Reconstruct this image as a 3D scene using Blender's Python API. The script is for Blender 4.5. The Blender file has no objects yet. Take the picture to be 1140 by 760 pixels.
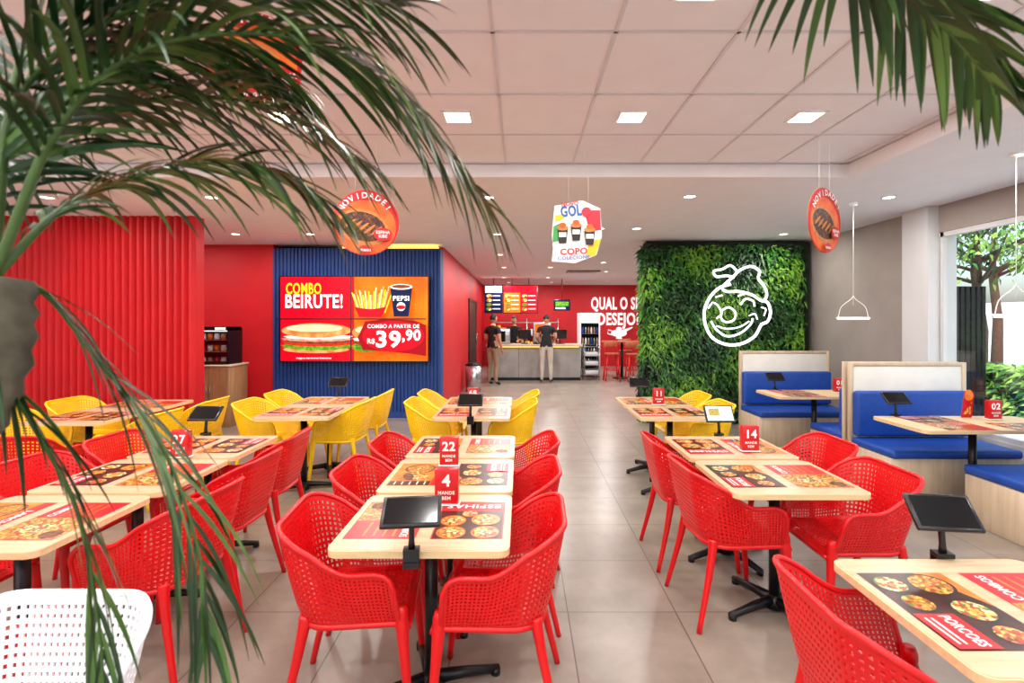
import bpy, bmesh, math, random
from mathutils import Vector, Matrix
random.seed(7)
scene=bpy.context.scene
scene.view_settings.view_transform='Standard'
scene.view_settings.exposure=-0.03

# ------------------------------------------------------------------ materials
def lin(c):
    return tuple(((v/255)/12.92 if v/255<=0.04045 else ((v/255+0.055)/1.055)**2.4) for v in c)
def mat(name,c,rough=0.5,metal=0.0,emit=0.0,var=0.0,scale=8.0,bump=0.0,c2=None,spec=0.5,coat=0.0):
    m=bpy.data.materials.new(name); m.use_nodes=True
    nt=m.node_tree; b=nt.nodes['Principled BSDF']
    col=lin(c); b.inputs['Roughness'].default_value=rough; b.inputs['Metallic'].default_value=metal
    b.inputs['Specular IOR Level'].default_value=spec
    b.inputs['Coat Weight'].default_value=coat
    b.inputs['Base Color'].default_value=(*col,1)
    if var>0 or c2 or bump>0:
        tc=nt.nodes.new('ShaderNodeTexCoord'); n=nt.nodes.new('ShaderNodeTexNoise')
        n.inputs['Scale'].default_value=scale; n.inputs['Detail'].default_value=4
        nt.links.new(tc.outputs['Object'],n.inputs['Vector'])
        r=nt.nodes.new('ShaderNodeValToRGB')
        if c2: ca,cb=col,lin(c2)
        else: ca=tuple(max(0,v*(1-var)) for v in col); cb=tuple(min(1,v*(1+var)) for v in col)
        r.color_ramp.elements[0].position=0.35; r.color_ramp.elements[1].position=0.65
        r.color_ramp.elements[0].color=(*ca,1); r.color_ramp.elements[1].color=(*cb,1)
        nt.links.new(n.outputs['Fac'],r.inputs['Fac']); nt.links.new(r.outputs['Color'],b.inputs['Base Color'])
        if emit>0: nt.links.new(r.outputs['Color'],b.inputs['Emission Color'])
        if bump>0:
            bp=nt.nodes.new('ShaderNodeBump'); bp.inputs['Strength'].default_value=bump; bp.inputs['Distance'].default_value=0.01
            nt.links.new(n.outputs['Fac'],bp.inputs['Height']); nt.links.new(bp.outputs['Normal'],b.inputs['Normal'])
    if emit>0:
        if not (var>0 or c2 or bump>0): b.inputs['Emission Color'].default_value=(*col,1)
        b.inputs['Emission Strength'].default_value=emit
    return m
def wood(name,c1,c2,axis='X',scale=3.0,rough=0.4):
    m=bpy.data.materials.new(name); m.use_nodes=True; nt=m.node_tree; b=nt.nodes['Principled BSDF']
    tc=nt.nodes.new('ShaderNodeTexCoord'); mp=nt.nodes.new('ShaderNodeMapping')
    s={'X':(1,14,14),'Y':(14,1,14),'Z':(14,14,1)}[axis]
    mp.inputs['Scale'].default_value=s
    n=nt.nodes.new('ShaderNodeTexNoise'); n.inputs['Scale'].default_value=scale; n.inputs['Detail'].default_value=6; n.inputs['Distortion'].default_value=0.4
    r=nt.nodes.new('ShaderNodeValToRGB'); r.color_ramp.elements[0].position=0.3; r.color_ramp.elements[1].position=0.7
    r.color_ramp.elements[0].color=(*lin(c1),1); r.color_ramp.elements[1].color=(*lin(c2),1)
    nt.links.new(tc.outputs['Object'],mp.inputs['Vector']); nt.links.new(mp.outputs['Vector'],n.inputs['Vector'])
    nt.links.new(n.outputs['Fac'],r.inputs['Fac']); nt.links.new(r.outputs['Color'],b.inputs['Base Color'])
    b.inputs['Roughness'].default_value=rough
    return m
def food(name,cols,scale=60,rough=0.4,emit=0):
    m=bpy.data.materials.new(name); m.use_nodes=True; nt=m.node_tree; b=nt.nodes['Principled BSDF']
    tc=nt.nodes.new('ShaderNodeTexCoord'); v=nt.nodes.new('ShaderNodeTexVoronoi'); v.inputs['Scale'].default_value=scale
    r=nt.nodes.new('ShaderNodeValToRGB'); r.color_ramp.interpolation='CONSTANT'
    nt.links.new(tc.outputs['Object'],v.inputs['Vector'])
    sp=nt.nodes.new('ShaderNodeSeparateColor'); nt.links.new(v.outputs['Color'],sp.inputs['Color'])
    nt.links.new(sp.outputs[0],r.inputs['Fac'])
    els=r.color_ramp.elements
    for i,c in enumerate(cols):
        p=i/len(cols)
        if i<2: e=els[i]; e.position=p
        else: e=els.new(p)
        e.color=(*lin(c),1)
    nt.links.new(r.outputs['Color'],b.inputs['Base Color']); b.inputs['Roughness'].default_value=rough
    if emit: 
        nt.links.new(r.outputs['Color'],b.inputs['Emission Color']); b.inputs['Emission Strength'].default_value=emit
    return m

M_red=mat('red_plastic',(214,6,14),0.34,var=0.04)
M_yel=mat('yellow_plastic',(250,202,12),0.4,var=0.04)
M_wht=mat('white_plastic',(235,236,240),0.4,var=0.03)
M_black=mat('black_metal',(20,20,22),0.35,0.3,var=0.1)
M_blackp=mat('black_plastic',(14,15,18),0.3,var=0.1)
M_table=wood('table_top_wood',(184,154,120),(208,180,144),'X',2.5,0.28)
M_edge=wood('table_edge_wood',(212,180,132),(226,198,152),'X',3,0.45)
M_wallred=mat('red_paint',(198,8,22),0.55,var=0.04,scale=3)
M_blue=mat('blue_paint',(20,60,128),0.6,var=0.05,scale=4)
M_white=mat('white_paint',(236,235,238),0.7,var=0.02,scale=3)
M_ceil=mat('ceiling_white',(234,235,241),0.85,var=0.015,scale=5)
M_grid=mat('ceiling_grid_metal',(214,213,220),0.5,var=0.02)
M_grey=mat('grey_plaster',(156,146,138),0.8,var=0.06,scale=2.5,bump=0.1)
M_grey2=mat('light_grey_paint',(206,205,204),0.7,var=0.03,scale=2)
M_conc=mat('concrete',(150,146,142),0.7,var=0.12,scale=3,bump=0.1)
M_blackgl=mat('dark_screen',(12,14,18),0.12,var=0.1)
M_steel=mat('steel',(190,192,196),0.25,0.9,var=0.04)
M_paperw=mat('paper_white',(240,238,232),0.5,var=0.02)
M_prred=mat('print_red',(190,10,22),0.3,var=0.08,scale=20)
M_prdark=mat('print_dark',(58,18,12),0.3,var=0.35,scale=25)
M_proran=mat('print_orange',(214,84,18),0.3,c2=(236,134,34),scale=14)
M_bowl=mat('print_bowl',(30,24,24),0.3,var=0.2,scale=30)
M_foodA=food('food_pizza',[(216,146,50),(180,50,26),(230,186,96),(110,44,22),(204,108,38)],75,.3)
M_foodB=food('food_fried',[(206,128,46),(166,84,26),(230,178,80),(90,110,36),(140,62,26)],95,.3)
M_foodC=food('food_salad',[(84,130,46),(216,178,80),(170,44,30),(228,210,160),(120,74,30)],85,.3)
M_foodD=food('food_chocolate',[(70,32,18),(96,48,26),(50,22,14),(120,70,40)],60)
M_uph=mat('blue_upholstery',(12,68,160),0.5,var=0.08,scale=20,bump=0.05)
M_bwood=wood('booth_wood',(192,170,142),(212,192,166),'Z',2,0.45)
M_bpan=mat('booth_panel',(222,218,210),0.5,var=0.03)
M_cab=wood('cabinet_wood',(150,112,74),(178,138,96),'Z',2,0.45)
M_lightw=mat('neon_white',(250,250,255),0.4,emit=1.8)
M_warm=mat('warm_led',(255,205,90),0.4,emit=2.5)
M_panel=mat('light_diffuser',(255,242,214),0.4,emit=14)
M_leaf1=mat('leaf_dark',(20,58,18),0.45,var=0.25,scale=9)
M_leaf2=mat('leaf_mid',(46,102,28),0.45,var=0.25,scale=9)
M_leaf3=mat('leaf_light',(104,152,40),0.5,var=0.2,scale=9)
M_palm1=mat('palm_leaf_dark',(16,46,18),0.38,c2=(38,76,30),scale=5)
M_palm2=mat('palm_leaf_light',(54,92,36),0.4,c2=(92,126,56),scale=5)
M_rach=mat('palm_rachis',(70,98,42),0.5,var=0.15)
M_trunk=mat('palm_trunk',(96,90,76),0.9,var=0.35,scale=18,bump=0.6)
M_backing=mat('garden_backing',(14,32,12),0.9,var=0.3)

# ------------------------------------------------------------------ mesh builder
class MB:
    def __init__(s): s.v=[];s.f=[];s.m=[];s.mats=[];s.sm=[]
    def mi(s,m):
        if m not in s.mats: s.mats.append(m)
        return s.mats.index(m)
    def add(s,vs,fs,m,M=None,smooth=False):
        o=len(s.v)
        for p in vs:
            p=Vector(p)
            if M is not None: p=M@p
            s.v.append(p[:])
        k=s.mi(m)
        for f in fs: s.f.append([i+o for i in f]); s.m.append(k); s.sm.append(smooth)
        return s
    def box(s,lo,hi,m,M=None):
        x0,y0,z0=lo;x1,y1,z1=hi
        v=[(x0,y0,z0),(x1,y0,z0),(x1,y1,z0),(x0,y1,z0),(x0,y0,z1),(x1,y0,z1),(x1,y1,z1),(x0,y1,z1)]
        f=[(0,3,2,1),(4,5,6,7),(0,1,5,4),(1,2,6,5),(2,3,7,6),(3,0,4,7)]
        return s.add(v,f,m,M)
    def bbox(s,lo,hi,m,bev=0.01,seg=2,M=None,smooth=True):
        bm=bmesh.new(); bmesh.ops.create_cube(bm,size=1)
        for v in bm.verts:
            v.co=Vector([(lo[i]+hi[i])/2+v.co[i]*(hi[i]-lo[i]) for i in range(3)])
        bmesh.ops.bevel(bm,geom=bm.edges[:],offset=bev,segments=seg,affect='EDGES',profile=0.5)
        bm.verts.index_update()
        s.add([v.co[:] for v in bm.verts],[[v.index for v in f.verts] for f in bm.faces],m,M,smooth)
        bm.free(); return s
    def prism(s,pts,z0,z1,m,M=None,smooth=False):
        n=len(pts)
        v=[(p[0],p[1],z0) for p in pts]+[(p[0],p[1],z1) for p in pts]
        s.add(v,[list(range(n))[::-1],list(range(n,2*n))],m,M)
        s.add(v,[(i,(i+1)%n,n+(i+1)%n,n+i) for i in range(n)],m,M,smooth)
        return s
    def tube(s,pts,r,m,n=8,closed=False,M=None,sy=1.0):
        pts=[Vector(p) for p in pts]; N=len(pts)
        rr=r if isinstance(r,(list,tuple)) else [r]*N
        vs=[];fs=[]; ref=None
        for i,p in enumerate(pts):
            if closed: t=(pts[(i+1)%N]-pts[i-1])
            else: t=pts[min(i+1,N-1)]-pts[max(i-1,0)]
            if t.length<1e-9: t=Vector((0,0,1))
            t.normalize()
            if ref is None: ref=Vector((0,0,1)) if abs(t.z)<0.9 else Vector((1,0,0))
            a=ref-t*ref.dot(t)
            if a.length<1e-6: a=t.orthogonal()
            a.normalize(); ref=a; b=t.cross(a)
            for k in range(n):
                an=2*math.pi*k/n
                vs.append(p+(a*math.cos(an)+b*math.sin(an)*sy)*rr[i])
        R=N if closed else N-1
        for i in range(R):
            j=(i+1)%N
            for k in range(n):
                k2=(k+1)%n
                fs.append((i*n+k,i*n+k2,j*n+k2,j*n+k))
        if not closed:
            fs.append(list(range(n))[::-1]); fs.append([ (N-1)*n+k for k in range(n)])
        return s.add(vs,fs,m,M,True)
    def sphere(s,c,r,m,M=None,u=16,v=10,keep=None):
        c=Vector(c); r=r if isinstance(r,(tuple,list)) else (r,r,r)
        vs=[];fs=[]
        for j in range(v+1):
            ph=math.pi*j/v
            for i in range(u):
                th=2*math.pi*i/u
                vs.append(c+Vector((r[0]*math.sin(ph)*math.cos(th),r[1]*math.sin(ph)*math.sin(th),r[2]*math.cos(ph))))
        for j in range(v):
            for i in range(u):
                f=(j*u+i,(j+1)*u+i,(j+1)*u+(i+1)%u,j*u+(i+1)%u)
                if keep:
                    cc=sum((vs[k] for k in f),Vector())/4
                    if not keep(cc): continue
                fs.append(f)
        return s.add(vs,fs,m,M,True)
    def mesh(s,name):
        me=bpy.data.meshes.new(name); me.from_pydata([tuple(v) for v in s.v],[],s.f)
        for mm in s.mats: me.materials.append(mm)
        me.polygons.foreach_set('material_index',s.m); me.polygons.foreach_set('use_smooth',s.sm)
        me.update(); return me
    def build(s,name,loc=(0,0,0),rz=0,parent=None):
        return place(name,s.mesh(name),loc,rz,parent)
def place(name,me,loc=(0,0,0),rz=0,parent=None,rot=None):
    o=bpy.data.objects.new(name,me); scene.collection.objects.link(o)
    o.location=loc; o.rotation_euler=rot if rot else (0,0,rz)
    if parent: o.parent=parent
    return o
def rrect(w,d,r,n=6):
    pts=[]
    for cx,cy,a0 in ((w/2-r,d/2-r,0),(-w/2+r,d/2-r,90),(-w/2+r,-d/2+r,180),(w/2-r,-d/2+r,270)):
        for k in range(n+1):
            a=math.radians(a0+90*k/n); pts.append((cx+r*math.cos(a),cy+r*math.sin(a)))
    return pts
def catmull(P,n=8):
    P=[Vector(p) for p in P]; out=[]
    Q=[P[0]*2-P[1]]+P+[P[-1]*2-P[-2]]
    for i in range(1,len(Q)-2):
        a,b,c,d=Q[i-1:i+3]
        for k in range(n):
            t=k/n
            out.append(0.5*((2*b)+(c-a)*t+(2*a-5*b+4*c-d)*t*t+(3*b-a-3*c+d)*t**3))
    out.append(P[-1]); return out

_tc={}
def textgeo(s,size,bold=0.02,fitw=None):
    key=(s,size,bold,fitw)
    if key in _tc: return _tc[key]
    cu=bpy.data.curves.new('t','FONT'); cu.body=s; cu.size=size; cu.align_x='CENTER'; cu.align_y='CENTER'; cu.offset=bold*size; cu.resolution_u=3
    cu.space_character=1.0+bold*3
    o=bpy.data.objects.new('t',cu); scene.collection.objects.link(o)
    bpy.context.view_layer.update(); dg=bpy.context.evaluated_depsgraph_get()
    me=bpy.data.meshes.new_from_object(o.evaluated_get(dg))
    vs=[v.co.copy() for v in me.vertices]
    if fitw:
        a=min(v.x for v in vs); b=max(v.x for v in vs); k=fitw/(b-a)
        for v in vs: v.x=(v.x-(a+b)/2)*k
    r=(vs,[list(p.vertices) for p in me.polygons])
    bpy.data.objects.remove(o); bpy.data.meshes.remove(me); _tc[key]=r; return r

class Art(MB):
    """flat artwork, x right / z up, faces -Y"""
    def __init__(s,step=0.0008): super().__init__(); s.L=0; s.st=step
    def nx(s): s.L-=s.st; return s.L
    def poly(s,pts,m):
        y=s.nx(); return s.add([(p[0],y,p[1]) for p in pts],[list(range(len(pts)))],m)
    def rect(s,x0,z0,x1,z1,m): return s.poly([(x0,z0),(x1,z0),(x1,z1),(x0,z1)],m)
    def ell(s,cx,cz,rx,rz,m,n=28,rot=0,wob=0,wn=9):
        pts=[]
        for k in range(n):
            a=2*math.pi*k/n; w=1+wob*math.sin(a*wn); x=rx*math.cos(a)*w; z=rz*math.sin(a)*w
            pts.append((cx+x*math.cos(rot)-z*math.sin(rot),cz+x*math.sin(rot)+z*math.cos(rot)))
        return s.poly(pts,m)
    def text(s,t,cx,cz,size,m,rot=0,bold=0.02,sx=1.0,fitw=None):
        v,f=textgeo(t,size,bold,fitw); y=s.nx(); c,sn=math.cos(rot),math.sin(rot)
        return s.add([(cx+(p.x*sx)*c-p.y*sn,y,cz+(p.x*sx)*sn+p.y*c) for p in v],f,m)
    def arctext(s,t,cx,cz,R,size,m,a0,a1,bold=0.03):
        n=len(t)
        for i,ch in enumerate(t):
            a=math.radians(a0+(a1-a0)*i/(n-1))
            if ch!=' ': s.text(ch,cx+R*math.cos(a),cz+R*math.sin(a),size,m,rot=a-math.pi/2,bold=bold)

# ------------------------------------------------------------------ camera
cam=bpy.data.cameras.new('camera'); co=bpy.data.objects.new('camera',cam); scene.collection.objects.link(co)
co.location=(0,0,1.62); co.rotation_euler=(math.radians(90),0,0)
cam.sensor_width=36; cam.lens=560/1140*36; cam.shift_x=-10/1140; cam.shift_y=-23/1140; cam.clip_start=0.05; cam.clip_end=200
cam.dof.use_dof=True; cam.dof.focus_distance=4.5; cam.dof.aperture_fstop=4.0
scene.camera=co

# ------------------------------------------------------------------ room
XL,XR,YB,YF=-6.6,4.65,18.0,-2.8
ZL,ZH=2.9,3.01
mf=bpy.data.materials.new('floor_tiles'); mf.use_nodes=True; nt=mf.node_tree; b=nt.nodes['Principled BSDF']
tc=nt.nodes.new('ShaderNodeTexCoord'); br=nt.nodes.new('ShaderNodeTexBrick'); br.offset=0.0; br.squash=1
br.inputs['Scale'].default_value=1.0; br.inputs['Brick Width'].default_value=0.6; br.inputs['Row Height'].default_value=0.6
br.inputs['Mortar Size'].default_value=0.0035; br.inputs['Mortar Smooth'].default_value=0.1; br.inputs['Bias'].default_value=0
br.inputs['Mortar'].default_value=(*lin((92,82,73)),1)
n=nt.nodes.new('ShaderNodeTexNoise'); n.inputs['Scale'].default_value=2.2; n.inputs['Detail'].default_value=8; n.inputs['Roughness'].default_value=0.65
for nm,a,bb in (('Color1',(128,117,105),(156,144,131)),('Color2',(136,125,112),(162,150,137))):
    r=nt.nodes.new('ShaderNodeValToRGB'); r.color_ramp.elements[0].position=0.35;r.color_ramp.elements[1].position=0.7
    r.color_ramp.elements[0].color=(*lin(a),1); r.color_ramp.elements[1].color=(*lin(bb),1)
    nt.links.new(n.outputs['Fac'],r.inputs['Fac']); nt.links.new(r.outputs['Color'],br.inputs[nm])
mp=nt.nodes.new('ShaderNodeMapping'); mp.inputs['Location'].default_value=(0.34,0.2,0)
nt.links.new(tc.outputs['Object'],mp.inputs['Vector']); nt.links.new(mp.outputs['Vector'],br.inputs['Vector']); nt.links.new(tc.outputs['Object'],n.inputs['Vector'])
nt.links.new(br.outputs['Color'],b.inputs['Base Color']); b.inputs['Roughness'].default_value=0.29
MB().box((XL-.2,YF-.2,-.12),(XR+.2,YB+.2,0),mf).build('floor')

c=MB()
c.box((XL-.2,4.45,ZL),(XR+.2,YB+.2,3.3),M_ceil)
c.box((2.9,YF-.2,ZL),(XR+.2,4.45,3.3),M_ceil)
c.box((XL-.2,YF-.2,ZH),(2.9,4.45,3.3),M_ceil)
c.build('ceiling')
g=MB()
x=-0.136
xs=[x+0.592*k for k in range(-10,6)]
for xx in xs:
    if xx<2.88 and xx>XL: g.box((xx-.009,YF,ZH-.006),(xx+.009,4.44,ZH-.0005),M_grid)
ys=[4.42-0.668*k for k in range(0,11)]
for yy in ys:
    g.box((XL,yy-.009,ZH-.006),(2.89,yy+.009,ZH-.0005),M_grid)
g.build('trim_ceiling_grid')
MB().box((XL-.2,YF-.2,0),(XL,YB+.2,ZL+.3),M_white).build('wall_left')
MB().box((XL,YB,0),(XR+.2,YB+.2,ZL),M_wallred).build('wall_back')
w=MB()
w.box((XL,YF-.2,0),(-5.6,YF,ZH),M_white); w.box((3.6,YF-.2,0),(XR+.2,YF,ZL),M_white)
w.box((-5.6,YF-.2,2.6),(3.6,YF,ZH),M_white); w.box((-5.6,YF-.2,0),(3.6,YF,0.1),M_white)
for xx in (-3.3,-1.0,1.3): w.box((xx-.04,YF-.14,.1),(xx+.04,YF-.06,2.6),M_black)
w.build('wall_front')
w=MB()
w.box((XR,5.98,0),(XR+.2,YB+.2,ZL),M_grey)
w.box((XR,-2.4,2.6),(XR+.2,5.62,ZL),M_grey)
w.box((XR,-2.4,0),(XR+.2,5.62,0.45),M_grey2)
w.box((XR,YF,0),(XR+.2,-2.4,ZL),M_grey)
w.build('wall_right')
MB().box((XR-.12,5.6,0),(XR+.2,5.98,ZL),M_grey2).build('wall_right_pillar')
mg=bpy.data.materials.new('window_glass'); mg.use_nodes=True; nt=mg.node_tree; nt.nodes.clear()
o=nt.nodes.new('ShaderNodeOutputMaterial'); mx=nt.nodes.new('ShaderNodeMixShader'); tr=nt.nodes.new('ShaderNodeBsdfTransparent'); gl=nt.nodes.new('ShaderNodeBsdfGlossy')
gl.inputs['Roughness'].default_value=0.02; mx.inputs[0].default_value=0.05; tr.inputs['Color'].default_value=(0.95,0.98,0.97,1)
nt.links.new(tr.outputs[0],mx.inputs[1]); nt.links.new(gl.outputs[0],mx.inputs[2]); nt.links.new(mx.outputs[0],o.inputs['Surface'])
w=MB()
w.box((XR+.04,-2.4,.45),(XR+.05,5.6,2.6),mg)
for yy in (-2.38,0.3,2.95,5.57):
    w.box((XR+.01,yy-.02,.45),(XR+.08,yy+.02,2.6),M_grey2)
w.box((XR+.01,-2.4,.45),(XR+.08,5.6,.5),M_grey2); w.box((XR+.01,-2.4,2.55),(XR+.08,5.6,2.6),M_grey2)
w.build('window_1')
w=MB(); w.box((-5.6,YF-.11,.1),(3.6,YF-.1,2.6),mg); w.build('window_2')
MB().box((XL,4.43,2.885),(2.91,4.47,3.0),M_white).build('trim_ceiling_step')
MB().box((2.885,YF,2.885),(2.925,4.43,3.0),M_white).build('trim_ceiling_side')

w=MB(); w.box((XL,6.16,0),(-3.98,6.32,ZL),M_wallred)
x=XL
while x<-4.02:
    w.prism([(x+.005,6.16),(x+.03,6.115),(x+.055,6.115),(x+.08,6.16)],0,ZL,M_wallred); x+=0.0905
w.build('wall_red_ribbed')
MB().box((XL,8.45,0),(-4.15,8.65,ZL),M_wallred).build('wall_red')
w=MB(); w.box((-4.15,8.42,0),(-1.35,8.75,2.83),M_blue)
x=-4.14
while x<-1.37:
    w.prism([(x,8.42),(x+.008,8.395),(x+.036,8.395),(x+.044,8.42)],0.1,2.83,M_blue); x+=0.0612
w.build('wall_blue_ribbed')
MB().box((-4.14,8.385,0),(-1.36,8.396,.1),M_blue).build('baseboard_blue')
MB().box((-3.0,8.44,2.84),(-1.4,8.6,2.87),M_warm).build('led_cove_strip')
w=MB(); w.box((-1.55,8.75,0),(-1.35,YB,ZL),M_wallred); w.build('wall_corridor_red')
d=MB(); M_door=mat('dark_door',(58,34,30),0.5,var=0.1)
d.box((-1.349,12.9,0.0),(-1.32,12.98,2.2),M_black);d.box((-1.349,14.9,0.0),(-1.32,14.98,2.2),M_black);d.box((-1.349,12.98,2.12),(-1.32,14.9,2.2),M_black)
d.box((-1.349,12.98,0),(-1.335,14.9,2.12),M_door); d.tube([(-1.30,14.7,.95),(-1.30,14.7,1.25)],.015,M_steel)
d.build('door_1')

# ------------------------------------------------------------------ chair mesh
def make_chair_mesh():
    m=M_red; nS,nC,nB=18,10,13; N=2*nS+2*nC+nB; R=15
    def path(i,t):
        e=t**0.75
        a=.222+.062*e; yb=-.195-.085*e; yf=.205-.02*e; r=.13+.02*e
        if i<=nS: k=i/nS; return Vector((a,yf+(yb+r-yf)*k))
        i2=i-nS
        if i2<=nC: an=math.radians(90*i2/nC); return Vector((a-r+r*math.cos(an),yb+r-r*math.sin(an)))
        i3=i2-nC
        if i3<=nB: return Vector(((a-r)*(1-2*i3/nB),yb))
        i4=i3-nB
        if i4<=nC: an=math.radians(90*i4/nC); return Vector((-(a-r)-r*math.sin(an),yb+r-r*math.cos(an)))
        k=(i4-nC)/nS; return Vector((-a,yb+r+(yf-yb-r)*k))
    def ztop(i):
        j=min(i,N-i)
        if j<4: base=[.595,.630,.645,.651][j]
        else: base=.655
        s=max(0,min(1,(j-9)/17.0)); s=s*s*(3-2*s)
        return base+(.81-.655)*s
    def P(i,j):
        t=j/R; xy=path(i,t); z=.432+(ztop(i)-.432)*t
        return Vector((xy.x,xy.y,z))
    bm=bmesh.new()
    def cell(a,b,c,d,hole):
        if not hole:
            bm.faces.new([bm.verts.new(p) for p in (a,b,c,d)]); return
        ce=(a+b+c+d)/4; q=[ce+(p-ce)*.5 for p in (a,b,c,d)]; o=[a,b,c,d]
        for k in range(4):
            k2=(k+1)%4
            bm.faces.new([bm.verts.new(p) for p in (o[k],o[k2],q[k2],q[k])])
    for i in range(N):
        for j in range(R):
            cell(P(i,j),P(i+1,j),P(i+1,j+1),P(i,j+1), 0<j<R-1 and 0<i<N-1)
    SX,SY=22,21
    def S(i,j):
        y=.235-(.235+.193)*j/SY; a=.224; yb=-.195; r=.13
        wd=a if y>yb+r else a-r+math.sqrt(max(0,r*r-(y-yb-r)**2))
        s=-1+2*i/SX
        z=.442-.016*(1-s*s)*(1-((y-.0)/.24)**2)
        if y>.2: z-=(y-.2)*.6
        return Vector((s*wd,y,z))
    for i in range(SX):
        for j in range(SY):
            cell(S(i,j),S(i+1,j),S(i+1,j+1),S(i,j+1),0<i<SX-1 and 0<j<SY-1)
    bmesh.ops.remove_doubles(bm,verts=bm.verts,dist=0.0004)
    bmesh.ops.recalc_face_normals(bm,faces=bm.faces)
    me=bpy.data.meshes.new('c'); bm.to_mesh(me); bm.free()
    o=bpy.data.objects.new('c',me); scene.collection.objects.link(o)
    so=o.modifiers.new('s','SOLIDIFY'); so.thickness=.007; so.offset=0
    bpy.context.view_layer.update(); dg=bpy.context.evaluated_depsgraph_get()
    m2=bpy.data.meshes.new_from_object(o.evaluated_get(dg))
    k=MB(); k.add([v.co[:] for v in m2.vertices],[list(p.vertices) for p in m2.polygons],m,None,False)
    bpy.data.objects.remove(o); bpy.data.meshes.remove(m2)
    rim=[S(SX,0)+Vector((0,0,-.005))]+[P(0,j) for j in range(0,R,2)]+[P(i,R) for i in range(0,N+1)]+[P(N,j) for j in range(R-1,-1,-2)]+[S(0,0)+Vector((0,0,-.005))]
    k.tube(rim,.0105,m,8)
    k.tube([S(i,0)+Vector((0,0,-.006)) for i in range(0,SX+1)],.012,m,8)
    k.tube([P(i,0) for i in range(0,N+1,1)],.014,m,8)
    k.tube([(.2,.21,.425),(.2,-.1,.425)],.014,m); k.tube([(-.2,.21,.425),(-.2,-.1,.425)],.014,m)
    for sx in (1,-1):
        L=catmull([(sx*.222,.205,.50),(sx*.224,.21,.43),(sx*.232,.222,.28),(sx*.25,.25,.0)],5)
        k.tube(L,[.020+.007*math.sin(math.pi*min(1,i/5)) if i<5 else .027-.014*(i-5)/(len(L)-6) for i in range(len(L))],m,10)
        L=catmull([(sx*.185,-.165,.46),(sx*.195,-.175,.40),(sx*.21,-.205,.25),(sx*.235,-.265,.0)],5)
        k.tube(L,[.026-.013*i/(len(L)-1) for i in range(len(L))],m,10)
    return k.mesh('armchair')
chair_me=make_chair_mesh()
def chair(x,y,rz,m=M_red,name='perforated_armchair'):
    """rz=0 faces +Y ; degrees"""
    o=place(name,chair_me,(x,y,0),math.radians(rz))
    o.material_slots[0].link='OBJECT'; o.material_slots[0].material=m
    return o

# ------------------------------------------------------------------ table mesh
def table_mesh(w=.70,d=.62):
    t=MB()
    t.prism(rrect(w,d,.045),.722,.7485,M_edge,smooth=False)
    t.prism(rrect(w-.012,d-.012,.04),.7485,.75,M_table)
    t.tube([(0,0,.03),(0,0,.715)],.029,M_black,14)
    t.bbox((-.16,-.16,.708),(.16,.16,.722),M_black,.003,1)
    t.tube([(0,0,.02),(0,0,.085)],[.06,.034],M_black,14)
    for k in range(4):
        a=math.radians(20+90*k); dx,dy=math.cos(a),math.sin(a)
        t.tube([(dx*.02,dy*.02,.055),(dx*.15,dy*.15,.045),(dx*.31,dy*.31,.024)],[.03,.024,.018],M_black,8)
        t.tube([(dx*.295,dy*.295,0),(dx*.295,dy*.295,.03)],.022,M_black,10)
    return t.mesh('dining_table')
tab_me=table_mesh()

# placemats
def mat_base(bg):
    a=Art(.00012); a.add([(-.205,0,-.145),(.205,0,-.145),(.205,0,.145),(-.205,0,.145)],[(0,1,2,3)],bg); return a
PM=[]
a=mat_base(M_prred)
a.rect(-.2,-.14,.09,.14,M_prdark)
for cx,cz,r in ((-.14,.07,.06),(-.02,.075,.055),(-.14,-.07,.058),(-.01,-.065,.062),(.055,.01,.035)): a.ell(cx,cz,r,r,M_proran); a.ell(cx,cz,r*.88,r*.88,M_foodA,wob=.03); a.ell(cx,cz,r*.5,r*.5,M_foodC,wob=.08)
a.text('ESFIHAS',.145,0,.06,M_paperw,rot=math.pi/2,fitw=.25); PM.append(a.mesh('placemat'))
a=mat_base(M_prdark)
a.poly([(-.205,.145),(-.205,.05),(.0,.145)],M_proran)
for cx,cz,r,f in ((-.13,.05,.07,M_foodB),(.02,.06,.062,M_foodC),(.14,.06,.05,M_foodA),(-.13,-.08,.055,M_foodC),(-.02,-.075,.05,M_foodB)):
    a.ell(cx,cz,r,r,M_bowl); a.ell(cx,cz,r*.85,r*.85,f); a.ell(cx+r*.2,cz-r*.1,r*.4,r*.35,M_foodA,wob=.1)
a.rect(.04,-.14,.2,-.02,M_prred); a.text('PORCOES',.12,-.06,.045,M_paperw,fitw=.14)
for q in range(2): a.rect(.06,-.105-q*.018,.18,-.099-q*.018,M_paperw)
PM.append(a.mesh('placemat'))
a=mat_base(M_proran)
a.ell(-.1,-.02,.09,.09,M_foodD); a.ell(-.1,-.02,.075,.075,M_foodB); a.ell(.05,.0,.08,.055,M_foodA,rot=.3); a.ell(.05,-.03,.075,.04,M_foodC,rot=.3,wob=.06); a.ell(.05,-.06,.07,.03,M_foodD,rot=.3)
a.rect(-.2,.085,.2,.142,M_prred); a.text('LANCHES',0,.112,.045,M_paperw); a.rect(.13,-.14,.2,.08,M_prdark)
for q in range(5): a.rect(.14,.05-q*.04,.19,.056-q*.04,M_paperw)
PM.append(a.mesh('placemat'))
a=mat_base(M_prred)
a.rect(-.2,-.14,.02,.14,M_foodB); a.ell(-.09,0,.08,.1,M_foodA,wob=.04); a.ell(-.09,.02,.05,.07,M_foodC); a.ell(-.15,-.09,.04,.04,M_foodD)
a.text('COMBOS',.11,.09,.045,M_paperw,fitw=.15)
for q in range(4): a.rect(.04,.045-q*.04,.18,.055-q*.04,M_proran)
PM.append(a.mesh('placemat'))
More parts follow.
